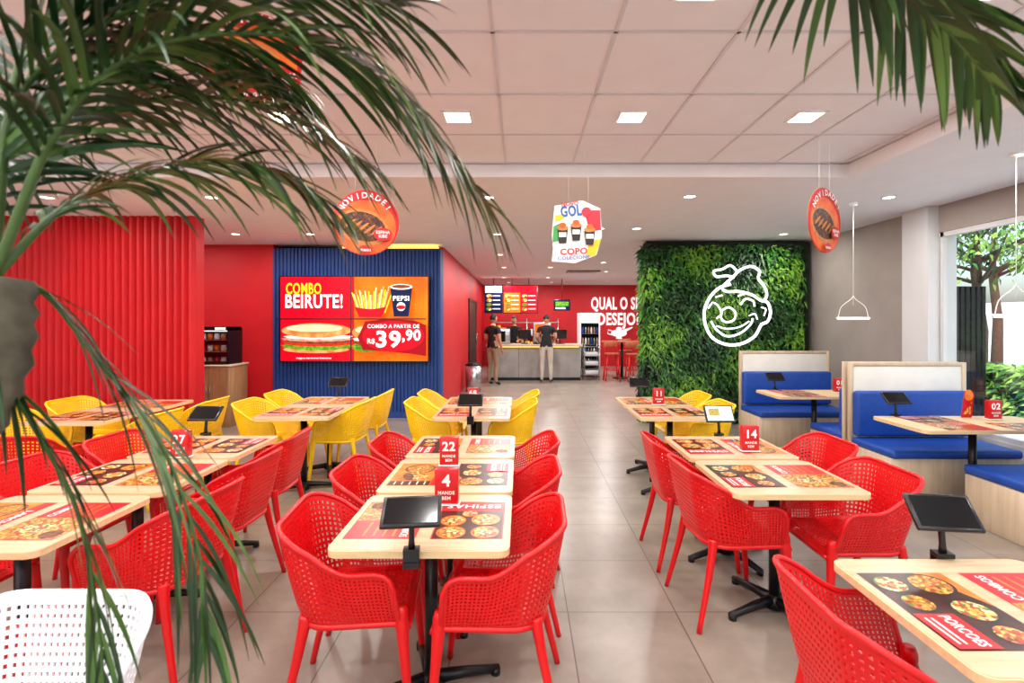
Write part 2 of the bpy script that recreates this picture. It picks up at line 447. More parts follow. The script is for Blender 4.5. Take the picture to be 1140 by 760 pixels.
def placemat(x,y,rz,k):
    return place('placemat',PM[k],(x,y,.7508),rot=(-math.pi/2,0,math.radians(rz)))
pmi=[0]
def table(xc,yc,ks=None):
    place('dining_table',tab_me,(xc,yc,0))
    if ks is None: ks=(pmi[0]%4,(pmi[0]+1)%4); pmi[0]+=2
    placemat(xc-.175,yc,-90,ks[0]); placemat(xc+.175,yc,90,ks[1])

def numblock(x,y,s,z=.7545,rz=0):
    t=MB(); t.bbox((-.055,-.025,0),(.055,.025,.17),M_prred,.004,2)
    v,f=textgeo(s,.075,.03); t.add([(p.x,-.0262,.115+p.y) for p in v],f,M_paperw)
    v,f=textgeo('MANDE',.022,.02); t.add([(p.x,-.0262,.06+p.y) for p in v],f,M_paperw)
    v,f=textgeo('BEM',.022,.02); t.add([(p.x,-.0262,.035+p.y) for p in v],f,M_paperw)
    t.bbox((-.062,-.032,0),(.062,.032,.008),M_paperw,.002,1)
    t.build('table_number_sign',(x,y,z),math.radians(rz))
M_scr=mat('tablet_screen_lit',(190,225,215),0.2,emit=0.8,c2=(230,240,235),scale=30)
M_leafs=mat('screen_picture',(70,150,60),.3,emit=.5,c2=(220,120,60),scale=50)
def tablet(x,y,tilt=50,rz=0,lit=False,edge=1,zc=.915,w=.11,h=.07):
    t=MB()
    t.box((-.03,-.02,.70),(.03,.02,.721),M_blackp)
    if edge>0: t.box((-.03,.014,.70),(.03,.02,.77),M_blackp)
    else: t.box((-.03,-.014,.70),(.03,-.008,.77),M_blackp)
    t.box((-.03,-.02,.7545),(.03,.02,.77),M_blackp)
    t.tube([(0,0,.765),(0,0,.80),(0,.008,zc-.05),(0,.016,zc-.01)],[.014,.011,.011,.014],M_blackp)
    M=Matrix.Translation((0,.0,zc))@Matrix.Rotation(math.radians(-tilt),4,'X')
    t.bbox((-w,-.009,-h),(w,.009,h),M_blackp,.006,2,M)
    t.box((-w+.013,-.0105,-h+.012),(w-.013,-.0095,h-.012),M_scr if lit else M_blackgl,M)
    if lit: t.box((-.08,-.0112,-.02),(.0,-.0106,.04),M_leafs,M)
    t.build('tablet_on_clamp_stand',(x,y,0),math.radians(rz))

# ------------------------------------------------------------------ dining groups
XM=-.394
for yc,ks in ((2.21,(3,0)),(2.86,(2,1)),(3.51,(1,3))): table(XM,yc,ks)
chair(-.70,2.18,-84); chair(-.73,2.83,-90); chair(-.72,3.47,-90)
chair(-.10,2.16,88); chair(-.07,2.82,90); chair(-.03,3.5,92)
numblock(-.35,2.38,'4'); numblock(-.43,3.02,'22')
tablet(-.41,1.885,60,6,edge=-1,zc=.905)
for yc in (4.8,5.45): table(-.45,yc)
chair(-.88,5.15,-90,M_yel); chair(-.87,5.75,-90,M_yel); chair(-.12,5.1,90,M_yel); chair(-.08,5.72,90,M_yel)
numblock(-.5,5.25,'68'); tablet(-.45,4.48,50,0,edge=-1)
XLr=-2.18
for yc,ks in ((2.2,(2,3)),(2.86,(1,3)),(3.51,(0,1))): table(XLr,yc,ks)
chair(-1.72,2.42,84); chair(-1.80,3.02,88); chair(-1.86,3.62,92)
chair(-2.66,2.3,-90); chair(-2.66,2.92,-90); chair(-2.64,3.55,-90)
numblock(-2.16,3.2,'27')
tablet(-2.45,1.905,50,0,edge=-1); tablet(-2.40,3.83,50,0,edge=1)
chair(-1.86,1.56,0)
chair(-1.32,1.22,180,M_wht)
for yc in (4.82,5.47): table(-2.08,yc)
chair(-1.82,5.15,88,M_yel); chair(-1.78,5.78,90,M_yel); chair(-2.55,5.1,-90,M_yel); chair(-2.55,5.72,-90,M_yel)
tablet(-2.1,5.79,50,0,edge=1)
for yc in (4.6,5.25): table(-3.95,yc)
chair(-3.42,4.5,90,M_yel); chair(-3.40,5.2,90,M_yel); chair(-4.45,4.5,-90,M_yel); chair(-4.45,5.2,-90,M_yel)
chair(-3.7,3.75,8,M_red)
chair(-3.45,3.0,-20,M_red)
XRr=1.425
for yc,ks in ((2.83,(1,3)),(3.49,(0,2))): table(XRr,yc,ks)
chair(1.17,2.86,-86); chair(1.15,3.48,-90); chair(1.79,2.78,90); chair(1.90,3.44,90)
numblock(1.52,3.35,'14'); tablet(1.5,3.81,35,0,True,edge=1)
for yc in (4.8,5.45): table(1.42,yc)
chair(1.78,5.0,90,M_yel); chair(1.78,5.62,90,M_yel)
numblock(1.42,5.2,'11'); tablet(1.35,5.77,50,0,edge=1)
table(1.475,1.53,(1,3)); table(1.475,.87)
chair(1.13,1.51,-90)
tablet(1.55,1.85,44,-8,edge=1)

# ------------------------------------------------------------------ booths
def booth(x0,x1,yb,face,name='booth_bench'):
    t=MB(); f=face
    def bb(lo,hi,m,bev=.01,seg=2):
        y0,y1=sorted((yb+f*lo[1],yb+f*hi[1])); t.bbox((lo[0],y0,lo[2]),(hi[0],y1,hi[2]),m,bev,seg)
    bb((x0,0,0),(x1,.6,.38),M_bwood,.003,1)
    bb((x0+.005,.05,.381),(x1-.005,.63,.455),M_uph,.025,3)
    bb((x0,.0,.38),(x0+.04,.04,1.2),M_bwood,.003,1); bb((x1-.04,0,.38),(x1,.04,1.2),M_bwood,.003,1)
    bb((x0+.04,0,1.16),(x1-.04,.04,1.2),M_bwood,.003,1)
    bb((x0+.04,.01,.38),(x1-.04,.03,1.16),M_bpan,.002,1)
    bb((x0+.02,.04,.47),(x1-.02,.13,.92),M_uph,.03,3)
    t.build(name)
booth(3.32,4.5,5.12,-1)
booth(3.32,4.5,5.17,1)
booth(3.05,4.3,7.05,-1)
booth(3.6,4.57,3.48,1)
booth(3.6,4.57,3.43,-1)
def btable(x0,x1,y0,y1):
    t=MB(); cx,cy=(x0+x1)/2,(y0+y1)/2
    t.prism(rrect(x1-x0,y1-y0,.05),.722,.75,M_edge,Matrix.Translation((cx,cy,0)))
    t.tube([(cx,cy,.02),(cx,cy,.722)],.03,M_black,14); t.tube([(cx,cy,.0),(cx,cy,.03),(cx,cy,.05)],[.2,.19,.04],M_black,20)
    t.build('booth_table')
btable(3.2,4.5,3.98,4.6)
for px,py,rz,k in ((3.6,4.14,0,3),(3.6,4.44,180,1),(4.15,4.14,0,0)): placemat(px,py,rz,k)
numblock(4.15,4.42,'02')
tablet(3.42,4.59,50,0,edge=1)
btable(2.95,4.1,5.75,6.35)
for px,py,rz,k in ((3.3,5.9,0,1),(3.3,6.2,180,0)): placemat(px,py,rz,k)
tablet(3.2,6.34,50,0,edge=1); numblock(3.85,6.1,'01')
a=Art(.002); a.poly([(-.05,0),(.05,0),(.07,.2),(-.02,.24)],M_prred); a.poly([(-.03,.03),(.035,.03),(.05,.15)],M_foodA); a.ell(.02,.2,.04,.05,M_proran)
a.build('menu_card',(4.0,4.52,.752))

# ------------------------------------------------------------------ wall video screens
def em(n,c,s=0.9,c2=None,sc=8): return mat(n,c,.3,emit=s,c2=c2,scale=sc,spec=.2)
E_red=em('screen_red',(206,6,30),.7); E_yel=em('screen_yellow',(255,205,30),.9); E_or=em('screen_orange',(236,80,10),.65,(248,124,16),1.2)
E_w=em('screen_white',(250,248,245),.9); E_bl=em('screen_blue',(12,26,66),.4); E_gr=em('screen_green',(60,130,26),.6,(120,180,40),24)
E_bun=em('screen_bun',(190,122,56),.6,(226,176,110),7); E_meat=em('screen_meat',(110,44,22),.5,(160,80,40),24); E_dr=em('screen_darkred',(150,6,22),.6)
E_ham=em('screen_ham',(226,120,110),.6,(240,170,150),16); E_tom=em('screen_tomato',(190,30,20),.6,(220,60,40),20)
E_bunhi=em('screen_bun_light',(240,206,150),.7,(250,224,176),9)
E_f=food('screen_food',[(236,180,80),(190,70,30),(250,220,120),(80,130,40)],14,emit=.6)
v=Art(.003); W,H=2.42,1.38
v.add([(-W/2-.02,0.09,-H/2-.02),(W/2+.02,.09,-H/2-.02),(W/2+.02,.09,H/2+.02),(-W/2-.02,.09,H/2+.02),(-W/2-.02,0,-H/2-.02),(W/2+.02,0,-H/2-.02),(W/2+.02,0,H/2+.02),(-W/2-.02,0,H/2+.02)],[(0,1,2,3),(4,5,6,7),(0,1,5,4),(2,3,7,6),(0,3,7,4),(1,2,6,5)],M_blackp)
v.rect(-W/2,-H/2,0,H/2,E_red); v.rect(0,-H/2,W/2,H/2,E_or)
v.text('COMBO',-.83,.49,.25,E_yel,bold=.022,fitw=.58); v.text('BEIRUTE!',-.66,.28,.31,E_w,bold=.022,fitw=.94)
v.ell(-.62,-.50,.54,.06,E_bun,n=40); v.ell(-.60,-.44,.57,.07,E_gr,n=54,wob=.07,wn=17); v.ell(-.58,-.40,.55,.05,E_tom,n=54,wob=.04,wn=13); v.ell(-.62,-.36,.56,.05,E_meat,n=54,wob=.05,wn=11)
v.ell(-.60,-.325,.57,.045,E_ham,n=54,wob=.06,wn=15); v.ell(-.58,-.29,.55,.04,E_w,n=54,wob=.05,wn=9); v.ell(-.61,-.19,.57,.12,E_bun,n=40); v.ell(-.64,-.15,.46,.06,E_bunhi,n=40)
v.ell(.22,-.46,.24,.08,E_gr,n=54,wob=.08,wn=15); v.ell(.22,-.38,.22,.05,E_meat,n=54,wob=.05,wn=11); v.ell(.22,-.33,.22,.04,E_w,wob=.05); v.ell(.22,-.22,.24,.12,E_bun); v.ell(.20,-.18,.17,.06,E_bunhi)
for k in range(22):
    x=.08+.021*k; hh=.28+.16*random.random(); dx=(k-11)*.010
    v.poly([(x+.0,.1),(x+.022,.1),(x+.022+dx,.1+hh),(x+dx,.1+hh)],(E_yel,E_bunhi,E_bun)[k%3])
v.poly([(.12,.03),(.48,.03),(.56,.2),(.42,.17),(.3,.16),(.18,.17),(.04,.2)],E_red)
v.poly([(.68,.04),(.92,.04),(.98,.52),(.62,.52)],E_bl); v.ell(.8,.52,.18,.045,E_w); v.ell(.8,.525,.15,.03,E_meat); v.text('PEPSI',.8,.33,.11,E_w,fitw=.26); v.ell(.8,.2,.07,.07,E_w); v.ell(.8,.19,.07,.035,E_red)
v.poly([(.1,-.3),(.22,-.04),(.55,.0),(1.0,-.02),(W/2,-.1),(W/2,-.6),(.95,-.56),(.5,-.52),(.18,-.5)],E_dr)
v.ell(.68,-.28,.5,.25,E_red); v.text('39',.60,-.34,.36,E_w,bold=.03,fitw=.40); v.text(',90',.97,-.27,.24,E_w,bold=.03,fitw=.3); v.text('COMBO A PARTIR DE',.68,-.12,.085,E_w,bold=.01); v.text('R$',.32,-.36,.11,E_w)
v.text('imagens meramente ilustrativas',-.6,-.63,.045,E_w,bold=0)
v.rect(-.010,-H/2,.010,H/2,M_blackp); v.rect(-W/2,-.010,W/2,.010,M_blackp)
v.build('video_wall_menu',(-2.74,8.27,1.65))

# ------------------------------------------------------------------ vertical garden
g=MB()
X0,X1,Y0=2.0,4.60,8.0
g.box((X0,Y0,0),(X1-.02,Y0+.25,2.88),M_backing)
def leaf(mb,p,d,L,wd,m,bend=.35):
    d=d.normalized(); s=d.cross(Vector((0,-1,.35)))
    s=s.normalized() if s.length>.05 else Vector((1,0,0))
    n=s.cross(d)
    a=p; b1=p+d*L*.45+n*L*.08; c1=p+d*L-Vector((0,0,bend*L))
    mb.add([a,b1+s*wd,c1,b1-s*wd,b1],[(0,1,4),(1,2,4),(2,3,4),(3,0,4)],m)
for k in range(9500):
    side=random.random()
    if side<.9:
        p=Vector((random.uniform(X0-.02,X1-.13),Y0-random.uniform(0,.10),random.uniform(.08,2.80)))
        d=Vector((random.uniform(-.8,.8) if p.x<X1-.3 else random.uniform(-.9,.1),-random.uniform(.25,.8),random.uniform(-.9,.5)))
    else:
        p=Vector((X0-random.uniform(0,.04),Y0+random.uniform(0,.2),random.uniform(.08,2.80)))
        d=Vector((-random.uniform(.3,.8),-random.uniform(-.2,.8),random.uniform(-.9,.5)))
    clump=math.sin(p.x*5.1+p.z*2.3)+math.sin(p.z*6.3-p.x*3.1)+random.uniform(-1.3,1.3)
    m=M_leaf1 if clump<-.5 else (M_leaf2 if clump<.9 else M_leaf3)
    leaf(g,p,d,random.uniform(.07,.16),random.uniform(.010,.024),m)
g.build('vertical_garden')
nf=MB(); S=.0143
def N(pts,r=.018,closed=False,n=5):
    P=[((px-818)*S,0,(340-py)*S) for px,py in pts]
    if closed: P=catmull(P+[P[0]],n)[:-1]
    else: P=catmull(P,n)
    nf.tube(P,r*.86,M_lightw,6,closed)
N([(812,318),(800,322),(790,332),(784,346),(785,362),(793,376),(808,383),(824,382),(838,374),(845,362),(852,358),(855,348),(852,338),(846,336)],.026)
N([(806,318),(815,310),(822,303),(834,299),(843,304),(842,312),(848,320),(851,330),(846,336),(836,330),(822,326),(808,326),(803,322),(806,318)],.024)
N([(820,305),(812,298),(803,302),(794,304),(797,310),(808,309),(816,311)],.021)
N([(788,344),(793,338),(799,342),(802,350),(797,355)],.015); N([(823,340),(828,334),(836,336),(838,342)],.018)
N([(803,346),(810,343),(817,348),(816,356),(808,359),(802,355),(803,346)],.018)
N([(791,358),(797,367),(808,374),(822,371),(833,362),(836,355)],.018); N([(797,363),(808,366),(822,364),(832,358)],.013)
N([(845,343),(850,345),(848,352)],.012); N([(820,331),(830,328),(838,331)],.014); N([(796,332),(803,330)],.014)
N([(832,352),(838,350),(841,356)],.012)
for px,py in ((790,340),(845,360),(815,382),(835,300)):
    nf.tube([((px-818)*S,0,(340-py)*S),((px-818)*S,.3,(340-py)*S)],.006,M_steel,6)
nf.build('neon_face_sign',(3.31,7.74,1.87))

# ------------------------------------------------------------------ hanging signs
P_cho=M_foodD; P_or=mat('card_orange',(214,72,18),.5,c2=(228,104,28),scale=9); P_w=M_paperw
P_bl=mat('card_blue',(30,90,170),.5,var=.05); P_pk=mat('card_red',(204,18,44),.5,var=.05); P_yl=mat('card_yellow',(240,190,30),.5,var=.05); P_bk=mat('card_black',(28,24,26),.5,var=.1)
P_crust=mat('card_crust',(196,120,56),.5,var=.2,scale=30); P_gn=mat('card_green',(60,160,80),.5,var=.05)
def round_sign(name,x,y,z,rz,R=.25,ztop=ZH):
    a=Art(.0012)
    a.ell(0,0,R,R,M_prred,n=40); a.ell(0,-R*.14,R*.9,R*.84,P_or,n=40)
    a.ell(-.02,-.035,R*.78,R*.54,P_crust,rot=-.25,wob=.02,wn=7); a.ell(-.02,-.03,R*.68,R*.44,P_cho,rot=-.25)
    for k in range(5): a.ell(-.12+.05*k,-.01-.013*k,.010,.055,P_crust,rot=-.9)
    a.arctext('NOVIDADE!',0,0,R*.82,.062,P_w,150,34,bold=.02)
    a.ell(.13,-.09,.07,.05,M_prred); a.text('ESFIHA',.13,-.075,.032,P_w); a.text('KIBE',.13,-.105,.032,P_w)
    a.ell(0,-R*.84,.05,.035,M_prred); a.text('menu',0,-R*.84,.035,P_w)
    n=40; a.add([(R*math.cos(2*math.pi*k/n),.004,R*math.sin(2*math.pi*k/n)) for k in range(n)]+[(R*math.cos(2*math.pi*k/n),0,R*math.sin(2*math.pi*k/n)) for k in range(n)],[list(range(n))]+[(k,(k+1)%n,n+(k+1)%n,n+k) for k in range(n)],P_or)
    for q in (-.08,.08): a.tube([(q,.002,R*.9),(q,.002,ztop-z-.008)],.0012,P_w,5)
    a.build(name,(x,y,z),math.radians(rz))
round_sign('hanging_round_sign',-1.19,3.86,2.372,8)
round_sign('hanging_round_sign',2.33,3.86,2.39,34)
round_sign('hanging_round_sign',-1.17,2.2,2.77,12,R=.2)
a=Art(.0012); q=.0073
def PX(l): return [((x-641)*q,(258-y)*q) for x,y in l]
a.poly(PX([(617,229),(648,223),(668,232),(670,262),(664,284),(640,293),(614,291),(617,262)]),P_w)
a.poly(PX([(650,234),(668,234),(669,256),(656,258)]),P_pk); a.poly(PX([(616,252),(624,248),(622,268),(615,270)]),P_gn); a.poly(PX([(656,268),(669,266),(663,284),(652,286)]),P_yl); a.poly(PX([(618,240),(628,238),(627,244),(618,247)]),P_yl)
a.text('GOL',-.04,.165,.12,P_bl,rot=.1,bold=.03,fitw=.17); a.ell(.085,.16,.04,.04,P_pk); a.text('NOVO',-.05,.225,.045,P_pk,rot=.1)
for px,py in ((626,262),(641,259),(656,264)):
    a.poly(PX([(px-6,py-8),(px+6,py-8),(px+4,py+9),(px-4,py+9)]),P_bk); a.ell((px-641)*q,(258-py+8)*q,.046,.02,P_crust); a.ell((px-641)*q,(258-py+11)*q,.028,.022,P_or); a.rect((px-645)*q,(258-py-2)*q,(px-637)*q,(258-py+3)*q,P_w)
a.text('COPO',-.02,-.165,.07,P_pk,rot=.05,bold=.03,fitw=.22); a.text('COLECIONE',-.02,-.215,.04,P_bl,rot=.05,bold=.02,fitw=.26)
PP=PX([(617,291),(614,262),(617,229),(648,223),(668,232),(670,262),(664,284),(640,293)])
a.add([(p[0],.004,p[1]) for p in PP],[list(range(8))],P_w)
for qx in (-.06,.1): a.tube([(qx,.002,.2),(qx,.002,ZH-2.345-.008)],.0012,P_w,5)
a.build('hanging_promo_sign',(.448,4.1,2.345))

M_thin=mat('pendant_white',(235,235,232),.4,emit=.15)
def pendant(x,y,z=1.65):
    t=MB(); t.tube([(0,0,.14),(0,0,ZL-z)],.0025,M_thin,6); t.tube([(0,0,ZL-z-.03),(0,0,ZL-z)],.04,M_thin,16)
    t.tube(catmull([(0,0,.24),(-.03,0,.2),(-.13,0,.12),(-.165,0,0)],5),.004,M_thin,6); t.tube(catmull([(0,0,.24),(.03,0,.2),(.13,0,.12),(.165,0,0)],5),.004,M_thin,6)
    t.tube([(-.18,0,0),(.18,0,0)],.012,M_thin,10); t.box((-.17,-.006,-.016),(.17,.006,-.011),M_lightw)
    t.build('pendant_lamp',(x,y,z))
pendant(3.6,5.45); pendant(3.78,3.84,1.66)

# ------------------------------------------------------------------ cabinet & display cooler
t=MB(); t.bbox((-.32,-.25,.0),(.32,.25,.92),M_cab,.006,1); t.box((-.30,-.262,.06),(-.005,-.251,.88),M_cab); t.box((.005,-.262,.06),(.30,-.251,.88),M_cab)
t.bbox((-.34,-.27,.921),(.34,.26,.95),M_bwood,.004,1)
for s in (-.03,.03): t.tube([(s,-.27,.5),(s,-.27,.62)],.006,M_steel,6)
t.build('sideboard_cabinet',(-4.75,7.9,0))
t=MB()
t.box((-.28,.16,0),(.28,.19,.56),M_blackp); t.box((-.28,-.2,0),(-.265,.16,.56),M_blackp); t.box((.265,-.2,0),(.28,.16,.56),M_blackp)
for z in (0,.19,.37): t.box((-.265,-.19,z),(.265,.16,z+.012),M_steel)
t.box((-.28,-.2,.52),(.28,.16,.58),M_blackp); t.box((-.28,-.2,0),(.28,-.19,.05),M_blackp); t.box((.08,-.206,.53),(.24,-.2,.57),M_scr)
t.box((-.26,-.198,.05),(.26,-.193,.52),mg); t.box((-.25,-.15,.505),(.25,-.12,.518),M_lightw)
for z in (.012,.202,.382):
    for k in range(5):
        mm=(M_wht,M_cab,M_prred,M_wht,M_proran)[(k+int(z*10))%5]
        t.tube([(-.21+.105*k,-.02,z),(-.21+.105*k,-.02,z+.015),(-.21+.105*k,-.02,z+.09)],[.03,.042,.036],mm,12)
t.build('countertop_display_cooler',(-4.75,7.88,.951))

# ------------------------------------------------------------------ counter area
t=MB(); t.box((-.9,13.7,0),(1.62,14.3,.92),M_conc); t.bbox((-.94,13.62,.921),(1.66,14.36,.98),M_bwood,.006,2)
t.box((-.9,13.68,0),(1.62,13.7,.08),M_black)
for k in (1,2): t.box((-.9+.84*k-.004,13.696,.08),(-.9+.84*k+.004,13.7,.92),M_black)
t.box((-.85,13.64,.905),(1.58,13.66,.92),M_warm)
t.build('service_counter')
def pos(x,y,z=.981):
    t=MB(); t.bbox((-.1,-.09,0),(.1,.09,.02),M_blackp,.005,1); t.tube([(0,0,.02),(0,0,.16)],.015,M_blackp)
    M=Matrix.Translation((0,0,.27))@Matrix.Rotation(math.radians(15),4,'X'); t.bbox((-.18,-.02,-.13),(.18,.02,.13),M_blackp,.008,2,M); t.box((-.16,.0205,-.11),(.16,.022,.11),M_scr,M)
    t.build('cash_register_terminal',(x,y,z))
pos(.1,14.0); pos(1.1,14.05)
t=MB(); t.bbox((-.25,-.22,0),(.25,.22,.6),M_steel,.02,2); t.box((-.2,-.225,.3),(.2,-.22,.55),E_or)
for k in range(4): t.tube([(-.15+.1*k,-.24,.2),(-.15+.1*k,-.24,.28)],.015,M_blackp)
t.bbox((-.25,-.34,.0),(.25,-.2,.04),M_blackp,.004,1); t.build('drink_dispenser',(.58,14.12,.981))
t=MB(); t.bbox((-.25,-.2,0),(.25,.2,.42),M_steel,.02,2); t.box((-.2,-.205,.06),(.12,-.2,.36),M_blackgl); t.build('countertop_oven',(-.55,14.1,.981))
for k,(xx,cc) in enumerate(((-.83,E_bl),(-.27,E_or),(.24,E_red))):
    a=Art(.003); w2=.25; a.bbox((-w2-.02,0,-.42),(w2+.02,.06,.42),M_blackp,.005,1); a.L=-.002
    a.rect(-w2,-.4,w2,.4,cc)
    a.rect(-w2,.2,w2,.4,E_w if k==0 else E_red)
    for j in range(4):
        z=.1-j*.13; a.ell(-.13,z,.08,.05,E_f); a.rect(-.02,z-.01,.2,z+.015,E_w)
    a.tube([(0,.03,.42),(0,.03,ZL-2.27)],.012,M_blackp); a.build('menu_board',(xx,15.2,2.27))
a=Art(.003); a.bbox((-.25,0,-.17),(.25,.05,.17),M_blackp,.004,1); a.L=-.002; a.rect(-.23,-.15,.23,.15,E_bl); a.rect(-.2,-.03,.2,.1,E_gr); a.rect(-.2,-.12,.1,-.07,E_w); a.tube([(0,.025,.17),(0,.025,ZL-2.1)],.012,M_blackp); a.build('queue_display',(1.25,15.3,2.1))
t=MB()
for z in (.1,.6,1.1,1.55): t.box((-1,-.2,z),(1.2,.2,z+.03),M_steel)
for sx in (-.98,.1,1.18):
    for sy in (-.19,.19): t.tube([(sx,sy,0),(sx,sy,1.7)],.015,M_steel,6)
bc=[M_wht,M_prred,M_yel,M_cab,M_blackp,M_uph]
for z in (.13,.63,1.13):
    x=-.92
    while x<1.05:
        w2=random.uniform(.1,.2); h2=random.uniform(.14,.36); t.bbox((x,-.15,z),(x+w2,.15,z+h2),random.choice(bc),.01,1); x+=w2+.03
t.build('kitchen_shelf',(.1,17.5,0))
M_lightw2=mat('lettering_white',(248,246,246),.5,emit=.5)
t=MB()
for s,x,z,sz,fw in (('QUAL O SEU',3.50,2.22,.60,1.98),('DESEJO?',3.49,1.66,.60,1.50)):
    v_,f_=textgeo(s,sz,.025,fw); t.add([(x+p.x,-.03,z+p.y) for p in v_],f_,M_lightw2); t.add([(x+p.x,-.001,z+p.y) for p in v_],f_,M_lightw2)
t.build('wall_lettering',(0,YB-.002,0))
a=Art(.002); a.ell(0,0,.28,.13,M_lightw2); a.poly([(.2,.02),(.5,.2),(.46,.22),(.15,.12)],M_lightw2); a.ell(0,.15,.1,.07,M_lightw2); a.poly([(-.12,-.2),(.12,-.2),(.05,-.1),(-.05,-.1)],M_lightw2)
a.tube([(-.22,-.002,.07),(-.38,-.002,.12),(-.4,-.002,-.02),(-.25,-.002,-.06)],.02,M_lightw2,6); a.build('lamp_wall_emblem',(3.5,YB-.03,1.18))
t=MB(); t.bbox((-.3,-.3,.04),(.3,.3,1.85),M_wht,.015,2); t.box((-.25,-.312,.25),(.25,-.301,1.55),M_blackgl); t.box((-.26,-.312,1.6),(.26,-.302,1.8),E_w)
bt=[M_wht,M_foodC,M_uph,M_steel,M_cab]
for z in (.35,.65,.95,1.25):
    for k in range(6): t.tube([(-.2+.08*k,-.32,z),(-.2+.08*k,-.32,z+.13),(-.2+.08*k,-.32,z+.19)],[.026,.026,.01],bt[(k+int(z*10))%5],8)
    t.box((-.24,-.345,z-.012),(.24,-.301,z),M_steel)
for sx in (-.25,.25): t.tube([(sx,-.25,0),(sx,-.25,.05)],.02,M_blackp,8)
t.build('drinks_fridge',(1.98,14.75,0))
t=MB()
for sx in (-.2,.2):
    for sy in (-.2,.2): t.tube([(sx,sy,0),(sx,sy,1.0)],.012,M_steel,6)
for z in (.15,.4,.65,.9): t.box((-.21,-.21,z),(.21,.21,z+.015),M_steel)
for z in (.165,.415,.665): t.bbox((-.18,-.18,z),(.18,.18,z+.1),M_grey2,.01,1)
t.build('tray_rack',(1.93,13.9,0))
M_bs=wood('stool_wood',(160,84,52),(186,104,66),'Z',2)
def stool(x,y):
    t=MB(); t.prism(rrect(.36,.36,.06),.72,.75,M_bs)
    for sx in (-1,1):
        for sy in (-1,1): t.tube([(sx*.13,sy*.13,.72),(sx*.19,sy*.19,0)],.018,M_red,8)
    t.tube([(-.17,-.17,.3),(.17,-.17,.3),(.17,.17,.3),(-.17,.17,.3)],.012,M_red,6,True)
    t.tube([(-.15,.16,.74),(-.16,.19,1.05)],.013,M_red); t.tube([(.15,.16,.74),(.16,.19,1.05)],.013,M_red); t.bbox((-.19,.175,.9),(.19,.2,1.08),M_bs,.008,1)
    t.build('bar_stool',(x,y,0))
stool(2.45,13.6); stool(3.0,13.4); stool(3.1,14.9)
t=MB(); t.prism(rrect(1.1,.6,.05),1.02,1.05,M_bs); t.tube([(0,0,0),(0,0,.02),(0,0,.03)],[.26,.26,.05],M_black,20); t.tube([(0,0,.02),(0,0,1.02)],.035,M_black,12); t.build('bar_table',(2.85,14.2,0))
t=MB(); t.tube([(0,0,0),(0,0,.6)],[.17,.19],M_steel,20); t.tube([(0,0,.6),(0,0,.66)],[.195,.12],M_blackp,20); t.build('waste_bin',(-1.1,11.6,0))
t=MB(); t.box((-.42,-.25,-.02),(.42,.25,0),M_blackp)
for k in range(7): t.box((-.4,-.22+.065*k,-.032),(.4,-.19+.065*k,-.02),M_grey2)
t.build('ceiling_air_vent',(1.6,13,ZL-.001))

# ------------------------------------------------------------------ people
def skinmesh(verts,edges,radii,roots,sub=2):
    me=bpy.data.meshes.new('p'); me.from_pydata(verts,edges,[]); o=bpy.data.objects.new('p',me); scene.collection.objects.link(o)
    sk=o.modifiers.new('k','SKIN'); sk.use_smooth_shade=True
    for i,r in enumerate(radii):
        me.skin_vertices[0].data[i].radius=r if isinstance(r,tuple) else (r,r)
        me.skin_vertices[0].data[i].use_root=(i in roots)
    s=o.modifiers.new('s','SUBSURF'); s.levels=sub; s.render_levels=sub
    bpy.context.view_layer.update(); dg=bpy.context.evaluated_depsgraph_get()
    m2=bpy.data.meshes.new_from_object(o.evaluated_get(dg)); r=([v.co.copy() for v in m2.vertices],[list(p.vertices) for p in m2.polygons])
    bpy.data.objects.remove(o); bpy.data.meshes.remove(m2); return r
M_skin=mat('skin',(188,136,104),.55,var=.05); M_hair=mat('hair_black',(24,18,16),.6,var=.2); M_blk=mat('black_cloth',(20,20,24),.8,var=.15); M_khaki=mat('khaki_cloth',(150,130,104),.85,var=.08)
M_lgr=mat('light_grey_cloth',(186,178,166),.85,var=.06); M_shoe=mat('shoe',(30,26,26),.6,var=.1); M_mouth=mat('lips',(150,80,70),.6)
